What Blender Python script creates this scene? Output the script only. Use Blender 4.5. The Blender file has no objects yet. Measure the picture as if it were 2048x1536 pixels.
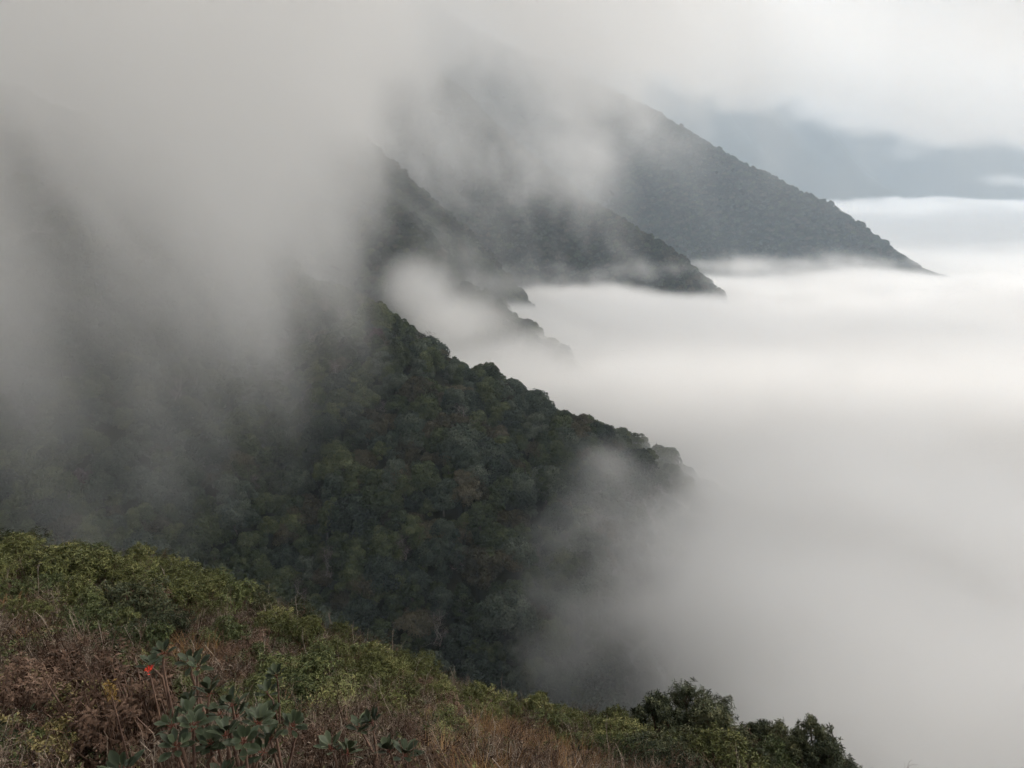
import bpy, math, time
import numpy as np
R = math.radians
rng = np.random.default_rng(7)
C = bpy.context.scene
LINK = C.collection.objects.link
T0 = time.time()

# ------------------------------------------------------------------ camera, sky, sun, exposure
cam = bpy.data.objects.new('camera', bpy.data.cameras.new('camera'))
LINK(cam); C.camera = cam
PITCH = 16.5
cam.rotation_euler = (R(90 - PITCH), 0, 0)
cam.data.sensor_width = 36
cam.data.lens = 36 * 1480 / 2048
cam.data.clip_start = 0.05
cam.data.clip_end = 60000

SUN_EL, SUN_AZ = 42, 78            # azimuth clockwise from +Y (to the right of the view)
w = bpy.data.worlds.new('World'); C.world = w; w.use_nodes = True
nt = w.node_tree
bg = nt.nodes['Background']
sky = nt.nodes.new('ShaderNodeTexSky'); sky.sky_type = 'NISHITA'; sky.sun_disc = False
sky.sun_elevation = R(SUN_EL); sky.sun_rotation = R(SUN_AZ); sky.altitude = 1500
sky.air_density = 1.0; sky.dust_density = 4.0; sky.ozone_density = 1.0
hs = nt.nodes.new('ShaderNodeHueSaturation'); hs.inputs['Saturation'].default_value = 0.22
nt.links.new(sky.outputs[0], hs.inputs['Color'])
tintn = nt.nodes.new('ShaderNodeMix'); tintn.data_type = 'RGBA'; tintn.blend_type = 'MULTIPLY'
tintn.inputs['Factor'].default_value = 1.0
tintn.inputs['B'].default_value = (1.0, 0.872, 0.745, 1)
nt.links.new(hs.outputs[0], tintn.inputs['A'])
nt.links.new(tintn.outputs['Result'], bg.inputs[0])
bg.inputs[1].default_value = 0.15
sl = bpy.data.lights.new('sun', 'SUN'); sl.energy = 1.5; sl.angle = R(25); sl.color = (1, 0.95, 0.87)
sun = bpy.data.objects.new('sun', sl); LINK(sun)
sun.rotation_euler = (R(90 - SUN_EL), 0, R(180 - SUN_AZ))
C.view_settings.view_transform = 'Standard'
C.view_settings.look = 'None'
C.view_settings.gamma = 1
C.view_settings.exposure = 1.22
cy = C.cycles
cy.use_denoising = True
cy.use_adaptive_sampling = True; cy.adaptive_threshold = 0.03; cy.adaptive_min_samples = 24
cy.max_bounces = 24; cy.diffuse_bounces = 2; cy.glossy_bounces = 1; cy.transmission_bounces = 2
cy.volume_bounces = 14; cy.transparent_max_bounces = 4
cy.volume_step_rate = 4; cy.volume_max_steps = 256
cy.caustics_reflective = False; cy.caustics_refractive = False

# ------------------------------------------------------------------ maths helpers
cp, sp = math.cos(R(PITCH)), math.sin(R(PITCH))
def ray(px, py):
    dx, dy = (px - 1024) / 1480, -(py - 768) / 1480
    return np.array([dx, cp + dy * sp, -sp + dy * cp])
def at_y(px, py, y, down=0.0):
    r = ray(px, py); p = r / r[1] * y; p[2] -= down; return p
def at_d(px, py, d, down=0.0):
    r = ray(px, py); p = r / np.linalg.norm(r) * d; p[2] -= down; return p

_lat = {}
def vnoise3(x, y, z, seed):
    if seed not in _lat:
        _lat[seed] = np.random.default_rng(seed).random((64, 64, 64)).astype(np.float32).ravel()
    L = _lat[seed]
    xi, yi, zi = np.floor(x), np.floor(y), np.floor(z)
    fx, fy, fz = (x - xi).astype(np.float32), (y - yi).astype(np.float32), (z - zi).astype(np.float32)
    fx = fx * fx * (3 - 2 * fx); fy = fy * fy * (3 - 2 * fy); fz = fz * fz * (3 - 2 * fz)
    x0 = xi.astype(np.int32) & 63; y0 = (yi.astype(np.int32) & 63) << 6; z0 = (zi.astype(np.int32) & 63) << 12
    x1 = (x0 + 1) & 63; y1 = (y0 + 64) & 4095; z1 = (z0 + 4096) & 262143
    a = L[z0 + y0 + x0]; a += (L[z0 + y0 + x1] - a) * fx
    b = L[z0 + y1 + x0]; b += (L[z0 + y1 + x1] - b) * fx
    a += (b - a) * fy
    c = L[z1 + y0 + x0]; c += (L[z1 + y0 + x1] - c) * fx
    b = L[z1 + y1 + x0]; b += (L[z1 + y1 + x1] - b) * fx
    c += (b - c) * fy
    a += (c - a) * fz
    return a
def fbm3(x, y, z, seed, octv=4, gain=0.5):
    s = 0; a = 1; t = 0
    for k in range(octv):
        s = s + a * vnoise3(x * 2 ** k, y * 2 ** k, z * 2 ** k, seed + k); t += a; a *= gain
    return s / t * 2 - 1
def fbm2(x, y, seed, octv=4, gain=0.5):
    return fbm3(x, y, np.full_like(x, 3.37), seed, octv, gain)
def sstep(a, b, x):
    t = np.clip((x - a) / (b - a), 0, 1); return t * t * (3 - 2 * t)

# ------------------------------------------------------------------ the lie of the land
def tps(pts, vals):
    n = len(pts)
    d = np.linalg.norm(pts[:, None] - pts[None], axis=2)
    K = np.where(d > 0, d * d * np.log(np.maximum(d, 1e-9)), 0) + np.eye(n) * 0.5
    P = np.hstack([np.ones((n, 1)), pts])
    A = np.block([[K, P], [P.T, np.zeros((3, 3))]])
    sol = np.linalg.solve(A, np.concatenate([vals, np.zeros(3)]))
    def f(x, y):
        out = sol[n] + sol[n + 1] * x + sol[n + 2] * y
        for i in range(n):
            r2 = (x - pts[i, 0]) ** 2 + (y - pts[i, 1]) ** 2
            out = out + sol[i] * 0.5 * r2 * np.log(np.maximum(r2, 1e-12))
        return out
    return f
ctl = [(0,1530,4.0,.5),(420,1500,4.6,.6),(1000,1530,5.5,.5),(1400,1530,10,.7),(1650,1530,14,1.0),
       (0,1350,7.5,.5),(400,1350,7,.6),(700,1400,8.4,.5),(1000,1450,9.5,.5),(1200,1480,11,.7),
       (0,1200,14,.6),(300,1250,12.5,.6),(600,1320,13,.6),(850,1390,14,.6)]
brow = [(-500,1110,24,.9),(0,1085,24,.9),(200,1095,25,.9),(450,1160,24,.8),(700,1260,22,.8),(880,1350,19,.8),(1050,1425,16.5,.8),(1290,1475,15,.8),(1600,1520,16,1.0)]
cpts = [at_d(a, b, c, d) for a, b, c, d in ctl]
for a, b, c, d in brow:
    p = at_d(a, b, c, d); cpts.append(p)
    h = p[:2] / np.linalg.norm(p[:2])
    for e, dr in ((7, 5.5), (22, 20), (45, 43)):
        q = p.copy(); q[:2] += h * e; q[2] -= dr; cpts.append(q)
cpts += [np.array(q, float) for q in ((0,0,-1.7),(0,-8,-.5),(-14,-8,-.5),(14,-8,-3),(-16,2,-3.5),(14,3,-8),(26,6,-22),(30,18,-34))]
cpts = np.array(cpts)
_ftps = tps(cpts[:, :2], cpts[:, 2])

def line(pix, down, head=(), tail=()):
    return np.array(list(head) + [at_y(a, b, y, down) for a, b, y in pix] + list(tail))
SPURS = [
    # crest line from the mountain down to the nose, slope, roundness, noise scale, noise amount
    (line([(600,510,395),(690,580,375),(760,625,358),(830,655,345),(900,690,340),(1000,740,335),(1130,790,325),(1200,830,320),(1280,870,315),(1350,915,310),(1460,960,300),(1560,1030,290),(1700,1140,280)],
          16, head=[(-1100,300,330),(-560,360,170),(-260,410,30)], tail=[(190,270,-230)]), .80, 10, 55, 11),
    (line([(600,150,1000),(700,300,900),(800,420,800),(880,520,730),(930,560,690),(1000,610,650),(1060,655,620),(1100,700,600)], 9, head=[(-900,1100,700)], tail=[(60,575,-240)]), 1.05, 12, 80, 12),
    (line([(750,30,1800),(900,150,1700),(1000,250,1600),(1100,330,1500),(1200,400,1400),(1300,460,1300),(1340,485,1260),(1400,540,1200),(1415,575,1180),(1440,625,1150)], 9,
          head=[(-1600,2000,1200)], tail=[(345,1130,-330)]), 1.12, 15, 130, 20),
    (line([(950,60,3200),(1080,115,3000),(1300,215,2700),(1480,325,2450),(1560,360,2320),(1640,400,2200),(1720,465,2050),(1780,497,1950),(1870,530,1830),(1950,560,1760)], 1,
          head=[(-1500,3800,1500)], tail=[(1300,1500,-400)]), .72, 18, 200, 30),
    (np.array([(-3000,11500,1800),(1500,9600,1350),(4000,9500,1200),(7000,9800,1000),(12000,11000,800),(20000,14000,700)], float), .42, 60, 900, 220),
    (np.array([(-3600,3000,2200),(-2600,2000,1500),(-1700,1000,900),(-1100,300,380),(-1000,-600,200)], float), .8, 30, 200, 30),
]
def spur_h(x, y, crest, slope, rnd, nsc, namp, seed):
    best = np.full(x.shape, -1e9); along = np.zeros(x.shape); off = np.zeros(x.shape); run = 0
    for a, b in zip(crest[:-1], crest[1:]):
        ab = b - a; L2 = ab[0] ** 2 + ab[1] ** 2
        t = np.clip(((x - a[0]) * ab[0] + (y - a[1]) * ab[1]) / L2, 0, 1)
        d = np.hypot(x - a[0] - t * ab[0], y - a[1] - t * ab[1])
        h = a[2] + t * ab[2] - slope * (np.sqrt(d * d + rnd * rnd) - rnd)
        k = h > best; along = np.where(k, run + t * math.sqrt(L2), along); off = np.where(k, d, off); run += math.sqrt(L2)
        best = np.maximum(best, h)
    n = fbm2(x / nsc, y / nsc, seed, 4)
    # ribs and gullies running down from the crest
    u = along / (nsc * 1.15) + .35 * fbm2(x / (nsc * 2), y / (nsc * 2), seed + 3, 2)
    rib = 1 - 2 * np.abs(fbm2(u, off / (nsc * 5), seed + 5, 2)) * 1.6
    return best, n * namp * .8 + (rib - .45) * namp * 1.5 * sstep(rnd, nsc * 1.4, off)
def H(x, y):
    x = np.asarray(x, float); y = np.asarray(y, float)
    r = np.hypot(x, y)
    f = _ftps(x, y)
    f = np.where(r > 26, np.minimum(f, -13 - .93 * (r - 26)), f)
    f = f + .22 * fbm2(x / 2.2, y / 2.2, 91, 4) + np.minimum(r / 60, 6) * fbm2(x / 40, y / 40, 95, 3)
    f = np.where(r > 300, -400 - (r - 300), f)
    k = 6.0
    hs_ = [f]
    for i, (cr, s, rn, ns, na) in enumerate(SPURS):
        b, n = spur_h(x, y, cr, s, rn, ns, na, 11 + 7 * i)
        # crest height itself wobbles only a little
        hs_.append(b + n * (1.0 if i >= 4 else 1.0) - (.35 * na))
    out = hs_[0]
    for h in hs_[1:]:
        out = np.where(r < 50, out, np.maximum(out, h) + k * np.exp(-np.abs(out - h) / k) * .5)
    floor_ = -430 + 25 * fbm2(x / 400, y / 400, 77, 3)
    return np.maximum(out, floor_)

def axis(parts):
    out = []
    for a, b, s in parts: out += list(np.arange(a, b, s))
    return np.array(out + [parts[-1][1]])
gx = axis([(-40000,-6000,2000),(-6000,-1200,90),(-1200,-460,16),(-460,-34,5),(-34,30,.5),(30,460,5),(460,1400,14),(1400,6500,70),(6500,40000,2000)])
gy = axis([(-2000,-200,200),(-200,-12,12),(-12,40,.5),(40,80,2.5),(80,500,5),(500,1500,12),(1500,3600,35),(3600,9000,200),(9000,16000,350),(16000,45000,3000)])

def mesh_from(name, V, F, mats=(), tint=None, smooth=True, parent=None, link=True):
    """F: (n,k) int array (all same k) or list of such arrays"""
    me = bpy.data.meshes.new(name)
    Fs = F if isinstance(F, list) else [F]
    Fs = [f for f in Fs if len(f)]
    me.vertices.add(len(V)); me.vertices.foreach_set('co', np.asarray(V, np.float32).ravel())
    loops = np.concatenate([f.ravel() for f in Fs]).astype(np.int32)
    sizes = np.concatenate([np.full(len(f), f.shape[1], np.int32) for f in Fs])
    me.loops.add(len(loops)); me.loops.foreach_set('vertex_index', loops)
    me.polygons.add(len(sizes))
    me.polygons.foreach_set('loop_start', np.concatenate([[0], np.cumsum(sizes)[:-1]]).astype(np.int32))
    me.polygons.foreach_set('loop_total', sizes)
    me.polygons.foreach_set('use_smooth', np.full(len(sizes), smooth))
    me.update(calc_edges=True)
    if tint is not None:
        a = me.attributes.new('tint', 'FLOAT', 'POINT'); a.data.foreach_set('value', np.asarray(tint, np.float32))
    for m in mats: me.materials.append(m)
    o = bpy.data.objects.new(name, me)
    if parent is not None: o.parent = parent
    if link: LINK(o)
    return o
def tag(o, label=None, cat=None, group=None, kind=None):
    if label: o['label'] = label
    if cat: o['category'] = cat
    if group: o['group'] = group
    if kind: o['kind'] = kind
    return o

# ------------------------------------------------------------------ materials
def mat_leaf(name, cols, rough=.65, spec=.15, rnd=.35, trans=.0, objvar=.5):
    """cols: list of linear rgb along a ramp, driven by the leaf's own tint and by the plant's own random number"""
    m = bpy.data.materials.new(name); m.use_nodes = True; t = m.node_tree; b = t.nodes['Principled BSDF']
    at = t.nodes.new('ShaderNodeAttribute'); at.attribute_name = 'tint'
    oi = t.nodes.new('ShaderNodeObjectInfo')
    mx = t.nodes.new('ShaderNodeMix'); mx.data_type = 'FLOAT'; mx.inputs[0].default_value = objvar
    t.links.new(at.outputs['Fac'], mx.inputs['A']); t.links.new(oi.outputs['Random'], mx.inputs['B'])
    cr = t.nodes.new('ShaderNodeValToRGB')
    e = cr.color_ramp.elements
    while len(e) < len(cols): e.new(.5)
    for i, c in enumerate(cols):
        e[i].position = .12 + .76 * i / (len(cols) - 1); e[i].color = (*c, 1)
    t.links.new(mx.outputs['Result'], cr.inputs[0])
    t.links.new(cr.outputs[0], b.inputs['Base Color'])
    b.inputs['Roughness'].default_value = rough; b.inputs['Specular IOR Level'].default_value = spec
    return m
def mat_bark(name, c1, c2, scale=8):
    m = bpy.data.materials.new(name); m.use_nodes = True; t = m.node_tree; b = t.nodes['Principled BSDF']
    tc = t.nodes.new('ShaderNodeTexCoord'); n = t.nodes.new('ShaderNodeTexNoise'); n.inputs['Scale'].default_value = scale; n.inputs['Detail'].default_value = 5
    t.links.new(tc.outputs['Object'], n.inputs['Vector'])
    cr = t.nodes.new('ShaderNodeValToRGB'); cr.color_ramp.elements[0].color = (*c1, 1); cr.color_ramp.elements[1].color = (*c2, 1)
    cr.color_ramp.elements[0].position = .35; cr.color_ramp.elements[1].position = .65
    t.links.new(n.outputs['Fac'], cr.inputs[0]); t.links.new(cr.outputs[0], b.inputs['Base Color'])
    b.inputs['Roughness'].default_value = .85
    return m
def mat_ground():
    m = bpy.data.materials.new('hillside_soil'); m.use_nodes = True; t = m.node_tree; b = t.nodes['Principled BSDF']
    g = t.nodes.new('ShaderNodeNewGeometry')
    n = t.nodes.new('ShaderNodeTexNoise'); n.inputs['Scale'].default_value = 1.3; n.inputs['Detail'].default_value = 8
    n2 = t.nodes.new('ShaderNodeTexNoise'); n2.inputs['Scale'].default_value = .045; n2.inputs['Detail'].default_value = 6
    t.links.new(g.outputs['Position'], n.inputs['Vector']); t.links.new(g.outputs['Position'], n2.inputs['Vector'])
    a = t.nodes.new('ShaderNodeValToRGB'); a.color_ramp.elements[0].color = (.016,.010,.007,1); a.color_ramp.elements[1].color = (.055,.032,.022,1)
    c = t.nodes.new('ShaderNodeValToRGB'); c.color_ramp.elements[0].color = (.010,.014,.008,1); c.color_ramp.elements[1].color = (.034,.034,.018,1)
    t.links.new(n.outputs['Fac'], a.inputs[0]); t.links.new(n2.outputs['Fac'], c.inputs[0])
    ln = t.nodes.new('ShaderNodeVectorMath'); ln.operation = 'LENGTH'; t.links.new(g.outputs['Position'], ln.inputs[0])
    mr = t.nodes.new('ShaderNodeMapRange'); mr.inputs['From Min'].default_value = 30; mr.inputs['From Max'].default_value = 60
    t.links.new(ln.outputs['Value'], mr.inputs['Value'])
    mx = t.nodes.new('ShaderNodeMix'); mx.data_type = 'RGBA'
    t.links.new(mr.outputs[0], mx.inputs['Factor']); t.links.new(a.outputs[0], mx.inputs['A']); t.links.new(c.outputs[0], mx.inputs['B'])
    t.links.new(mx.outputs['Result'], b.inputs['Base Color']); b.inputs['Roughness'].default_value = .95; b.inputs['Specular IOR Level'].default_value = .1
    return m
M_GROUND = mat_ground()
X, Y = np.meshgrid(gx, gy)
Zg = H(X, Y)
nx, ny = len(gx), len(gy)
idx = np.arange(nx * ny).reshape(ny, nx)
F = np.stack([idx[:-1, :-1], idx[:-1, 1:], idx[1:, 1:], idx[1:, :-1]], -1).reshape(-1, 4)
terrain = mesh_from('mountain_terrain', np.stack([X.ravel(), Y.ravel(), Zg.ravel()], 1), F, [M_GROUND])
tag(terrain, 'steep forested mountain spurs and brown foreground hillside', 'terrain', kind='structure')
print('terrain', time.time() - T0, nx * ny)

def Hs(x, y):
    """height of the terrain sheet, read bilinearly off its own grid"""
    x = np.asarray(x, float); y = np.asarray(y, float)
    i = np.clip(np.searchsorted(gx, x) - 1, 0, nx - 2); j = np.clip(np.searchsorted(gy, y) - 1, 0, ny - 2)
    u = (x - gx[i]) / (gx[i + 1] - gx[i]); v = (y - gy[j]) / (gy[j + 1] - gy[j])
    return (Zg[j, i] * (1 - u) + Zg[j, i + 1] * u) * (1 - v) + (Zg[j + 1, i] * (1 - u) + Zg[j + 1, i + 1] * u) * v
def ground_at(px, py, dmax=60):
    r = ray(px, py); r = r / np.linalg.norm(r)
    s = np.arange(1.5, dmax, .05); z = Hs(r[0] * s, r[1] * s)
    k = np.nonzero(r[2] * s <= z)[0]
    if not len(k): return None
    s = s[k[0]]; return np.array([r[0] * s, r[1] * s, Hs(r[0] * s, r[1] * s)])
def project(P):
    P = np.asarray(P, float)
    f = P[..., 1] * cp - P[..., 2] * sp; u = P[..., 1] * sp + P[..., 2] * cp
    f = np.where(f > .01, f, .01)
    return 1024 + 1480 * P[..., 0] / f, 768 - 1480 * u / f, f
def visible(P, n=60):
    """fraction test: straight line from the camera to P clears the terrain"""
    ok = np.ones(len(P), bool)
    for t in np.linspace(.02, .985, n):
        q = P * t; ok &= q[:, 2] > Hs(q[:, 0], q[:, 1]) - .5
    return ok

# top of the sea of cloud by distance
LY = np.array([0, 200, 350, 500, 700, 1000, 1400, 2000, 3000, 9000], float)
LZ = np.array([-84, -96, -118, -122, -138, -165, -208, -256, -264, -290], float)

# ------------------------------------------------------------------ leaf and limb builders
def unit(v): return v / np.maximum(np.linalg.norm(v, axis=-1, keepdims=True), 1e-9)
def cards(P, N, size, asp, g, droop=0.0):
    """small four-cornered leaf clumps at P lying roughly across N"""
    n = len(P)
    a = unit(np.cross(N, g.normal(size=(n, 3)))); b = unit(np.cross(N, a))
    s = size[:, None] if np.ndim(size) else size
    k = g.uniform(.7, 1.3, (n, 4, 1))
    c = np.stack([P - a * s, P + b * s * asp, P + a * s, P - b * s * asp], 1)
    c = P[:, None] + (c - P[:, None]) * k
    c[:, ::2] -= N[:, None] * (s * .35)[:, None] if np.ndim(size) else N[:, None] * s * .35
    return c.reshape(-1, 3), np.arange(n * 4).reshape(n, 4)
def tube(pts, rad, k=5):
    pts = np.asarray(pts, float); m = len(pts); V = []
    for i in range(m):
        d = unit(pts[min(i + 1, m - 1)] - pts[max(i - 1, 0)])
        a = unit(np.cross(d, [.3, .9, .2] if abs(d[2]) > .5 else [0, 0, 1.])); b = np.cross(d, a)
        th = np.arange(k) / k * 2 * math.pi
        V.append(pts[i] + rad[i] * (np.cos(th)[:, None] * a + np.sin(th)[:, None] * b))
    V = np.concatenate(V)
    F = [[i * k + j, i * k + (j + 1) % k, (i + 1) * k + (j + 1) % k, (i + 1) * k + j] for i in range(m - 1) for j in range(k)]
    return V, np.array(F)
class Acc:
    def __init__(s): s.V = []; s.F = {}; s.T = []; s.n = 0
    def add(s, V, F, t=.5):
        s.V.append(V); s.F.setdefault(F.shape[1], []).append(F + s.n); s.n += len(V)
        s.T.append(np.broadcast_to(np.asarray(t, float), (len(V),)))
    def build(s, name, mats, parent=None, smooth=True, link=True):
        return mesh_from(name, np.concatenate(s.V), [np.concatenate(f) for f in s.F.values()], mats, np.concatenate(s.T), smooth, parent, link)

# ------------------------------------------------------------------ mountain forest
M_BARK = mat_bark('forest_bark', (.035, .030, .024), (.12, .11, .09), 2)
M_PALEBARK = mat_bark('pale_bark', (.12, .11, .10), (.26, .24, .21), 3)
G = {
 'green': mat_leaf('canopy_green', [(0.013,0.018,0.011), (0.033,0.047,0.021), (0.071,0.088,0.039), (0.137,0.148,0.069)], objvar=.36),
 'blue':  mat_leaf('canopy_bluegreen', [(0.013,0.018,0.014), (0.033,0.048,0.033), (0.076,0.093,0.065), (0.149,0.167,0.127)], objvar=.36),
 'olive': mat_leaf('canopy_olive', [(0.015,0.016,0.008), (0.043,0.040,0.023), (0.087,0.078,0.046), (0.145,0.126,0.087)], objvar=.36),
 'brown': mat_leaf('canopy_brown', [(0.020,0.013,0.015), (0.056,0.035,0.037), (0.109,0.068,0.076), (0.173,0.110,0.131)], objvar=.36),
}
def crown_acc(g, R0, hgt, lobes, per, leaf, flat=.75, open_=0.0, up=0.0):
    """domed crown of many rounded leafy heads; every head is a shell of small leaf clumps"""
    A = Acc()
    # heads spread over an upper half ellipsoid
    gold = math.pi * (3 - math.sqrt(5)); cs = []
    for i in range(lobes):
        z = 1 - 1.25 * (i + .5) / lobes
        rr = math.sqrt(max(0, 1 - min(1, max(-1, z)) ** 2)); th = i * gold + g.uniform(-.5, .5)
        k = g.uniform(.55, .86)
        cs.append((R0 * rr * math.cos(th) * k, R0 * rr * math.sin(th) * k, hgt * .5 * (z * k) * flat * 2 + up * R0 * g.uniform(-.5, .5)))
    cs = np.array(cs)
    for c in cs:
        r = R0 * g.uniform(.27, .46)
        n = int(per * (r / (.36 * R0)) ** 2)
        d = unit(g.normal(size=(n, 3))); d[:, 2] = np.where(d[:, 2] < -.35, -d[:, 2], d[:, 2])
        # knobbly head: radius modulated by small bumps
        bump = .5 + .5 * np.sin(d[:, 0] * 7 + c[0] * 3) * np.sin(d[:, 1] * 7 + c[1] * 2) + .3 * np.sin(d[:, 2] * 11 + c[2])
        rad = r * (.80 + .24 * bump + g.uniform(-.10, .06, n))
        P = c + d * rad[:, None] * [1, 1, .82]
        keep = g.random(n) > open_
        P, d2 = P[keep], d[keep]
        nn = unit(d2 + g.normal(size=P.shape) * .32)
        V, F = cards(P, nn, leaf * g.uniform(.6, 1.25, len(P)), g.uniform(.55, .9), g)
        t0 = g.uniform(-.24, .24)
        tint = np.repeat(np.clip(.46 + t0 + g.normal(size=len(P)) * .09, 0, 1), 4)
        A.add(V, F, tint)
    return A, cs
def trunk_acc(g, base, cs, hz, r0, kmax=9, k=5):
    A = Acc(); top = np.array([0, 0, hz])
    p0 = np.array([0, 0, -base]); mid = (p0 + top) / 2 + g.normal(size=3) * [r0 * 2, r0 * 2, 0]
    V, F = tube([p0, mid, top], [r0 * 1.25, r0 * .9, r0 * .6], 7); A.add(V, F)
    for c in cs[:: max(1, len(cs) // kmax)]:
        m = (top * .45 + c * .55) + g.normal(size=3) * r0 * 1.5
        V, F = tube([mid + (top - mid) * g.uniform(.2, 1), m, c], [r0 * .45, r0 * .28, r0 * .08], k); A.add(V, F)
    return A
def bare_acc(g, Hh, Rr, n1, n2, n3, r0):
    """leafless crown of fine spreading twigs"""
    A = Acc(); tips = []
    def grow(p, d, L, r, lvl):
        q1 = p + d * L * .5 + g.normal(size=3) * L * .05; q2 = q1 + unit(d + g.normal(size=3) * .25 + [0, 0, .12]) * L * .5
        V, F = tube([p, q1, q2], [r, r * .75, r * .5], 5 if lvl < 2 else 3); A.add(V, F, g.uniform(.3, .9))
        if lvl < 3:
            for _ in range((n1, n2, n3)[lvl]):
                f = g.uniform(.35, 1)
                b = p + (q2 - p) * f
                grow(b, unit(d * .5 + g.normal(size=3) * [1, 1, .55] * .75 + [0, 0, .18]), L * g.uniform(.42, .68), r * .42, lvl + 1)
        else: tips.append(q2)
    grow(np.array([0, 0, -1.]), unit(np.array([.05, .02, 1])), Hh * .5, r0, 0)
    return A, np.array(tips)

PROTO = []      # (crown mesh, trunk mesh, kind name, radius)
def add_proto(name, leafkind, g, **kw):
    A, cs = crown_acc(g, **kw)
    h = kw['hgt']
    cr = A.build(name + '_crown', [G[leafkind]], link=False, smooth=False)
    tr = trunk_acc(g, 9, cs, h * .25, .22 + .03 * kw['R0']).build(name + '_trunk', [M_BARK], link=False)
    PROTO.append((cr.data, tr.data, name, kw['R0']))
for i, (nm, kind, kw) in enumerate([
    ('domed_tree', 'green', dict(R0=6.0, hgt=8.5, lobes=26, per=300, leaf=.34)),
    ('domed_tree', 'green', dict(R0=5.2, hgt=9.5, lobes=22, per=300, leaf=.32, up=.15)),
    ('billowy_tree', 'blue', dict(R0=6.6, hgt=9.0, lobes=36, per=200, leaf=.36)),
    ('billowy_tree', 'blue', dict(R0=5.4, hgt=11, lobes=30, per=220, leaf=.32, up=.2)),
    ('olive_tree', 'olive', dict(R0=5.0, hgt=8.5, lobes=20, per=280, leaf=.33, open_=.15)),
    ('tall_tree', 'green', dict(R0=4.0, hgt=14, lobes=26, per=240, leaf=.30, up=.3)),
    ('flat_topped_tree', 'olive', dict(R0=6.4, hgt=5.0, lobes=24, per=240, leaf=.34, open_=.1)),
    ('rusty_tree', 'brown', dict(R0=4.2, hgt=7.0, lobes=18, per=170, leaf=.27, open_=.35)),
]):
    add_proto(nm, kind, np.random.default_rng(100 + i), **kw)
NPLAIN = len(PROTO) - 1
# bare tree
g = np.random.default_rng(140)
A, tips = bare_acc(g, 13, 5, 7, 6, 5, .28)
bare_me = A.build('bare_tree_trunk', [M_PALEBARK], link=False).data
A2 = Acc(); P = np.repeat(tips, 3, 0) + g.normal(size=(len(tips) * 3, 3)) * .35
V, F = cards(P, unit(g.normal(size=P.shape)), .16 * g.uniform(.6, 1.3, len(P)), .6, g); A2.add(V, F, np.repeat(g.random(len(P)), 4))
bare_cr = A2.build('bare_tree_crown', [G['brown']], link=False, smooth=False).data
PROTO.append((bare_cr, bare_me, 'bare_tree', 4.5))

# planting positions: jittered hexagonal rows, closer near, coarser far
def rows(x0, x1, y0, y1, s, g):
    xs = np.arange(x0, x1, s); ys = np.arange(y0, y1, s * .87)
    a, b = np.meshgrid(xs, ys); a = a + (np.arange(len(ys)) % 2)[:, None] * s * .5
    a = a + g.uniform(-.36, .36, a.shape) * s; b = b + g.uniform(-.36, .36, b.shape) * s
    return a.ravel(), b.ravel()
def fog_top(y): return np.interp(y, LY, LZ)
g = np.random.default_rng(5)
zones = [(-420, 330, 70, 460, 6.5, 1.04), (-560, 480, 460, 1100, 7.6, 1.05), (-700, 650, 1100, 1900, 8.5, 1.0), (-700, 2000, 1900, 3400, 12, 1.25)]
PT = []; SC = []
for x0, x1, y0, y1, s, sc in zones:
    a, b = rows(x0, x1, y0, y1, s, g)
    z = Hs(a, b); r = np.hypot(a, b)
    P = np.stack([a, b, z], 1)
    px_, py_, f_ = project(P + [0, 0, 8])
    ok = (r > 120) & ~((px_ > 850) & (r < 215) & (py_ > 1250)) & ~((px_ > 1450) & (r < 260)) & (px_ > -260) & (px_ < 2200) & (py_ > -120) & (py_ < 1640) & (z > fog_top(b) - np.where(b < 420, 130, 70))
    P = P[ok]
    P = P[visible(P + [0, 0, 12], 50)]
    PT.append(P); SC.append(np.full(len(P), sc))
    print('zone', s, len(P))
PT = np.concatenate(PT); SC = np.concatenate(SC)
n = len(PT)
pn = fbm2(PT[:, 0] / 45, PT[:, 1] / 45, 301, 3)
u = g.random(n)
kind = np.where(u < .22, 0, np.where(u < .40, 1, np.where(u < .58, 2, np.where(u < .72, 3, np.where(u < .76, 4, np.where(u < .93, 5, 6))))))
kind = np.where((pn > .25) & (g.random(n) < .3), 4, kind)
kind = np.where((pn < -.25) & (g.random(n) < .5), 2, kind)
dist = np.linalg.norm(PT, axis=1)
kind = np.where((g.random(n) < .007) & (dist < 600), 7, kind)
kind = np.where((g.random(n) < .035) & (dist < 600) & (PT[:, 0] < -10), 8, kind)
scale = SC * g.uniform(.52, 1.24, n) * (1 + .3 * (g.random(n) < .08))
rotz = g.uniform(0, 6.28, n)
lean = g.normal(size=(n, 2)) * .08
sink = 1.2 + g.uniform(0, 1.5, n)

# the 300 that show largest become trees of their own
pxx, pyy, ff = project(PT + [0, 0, 6])
infrm = (pxx > -10) & (pxx < 2058) & (pyy > -10) & (pyy < 1546)
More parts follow.
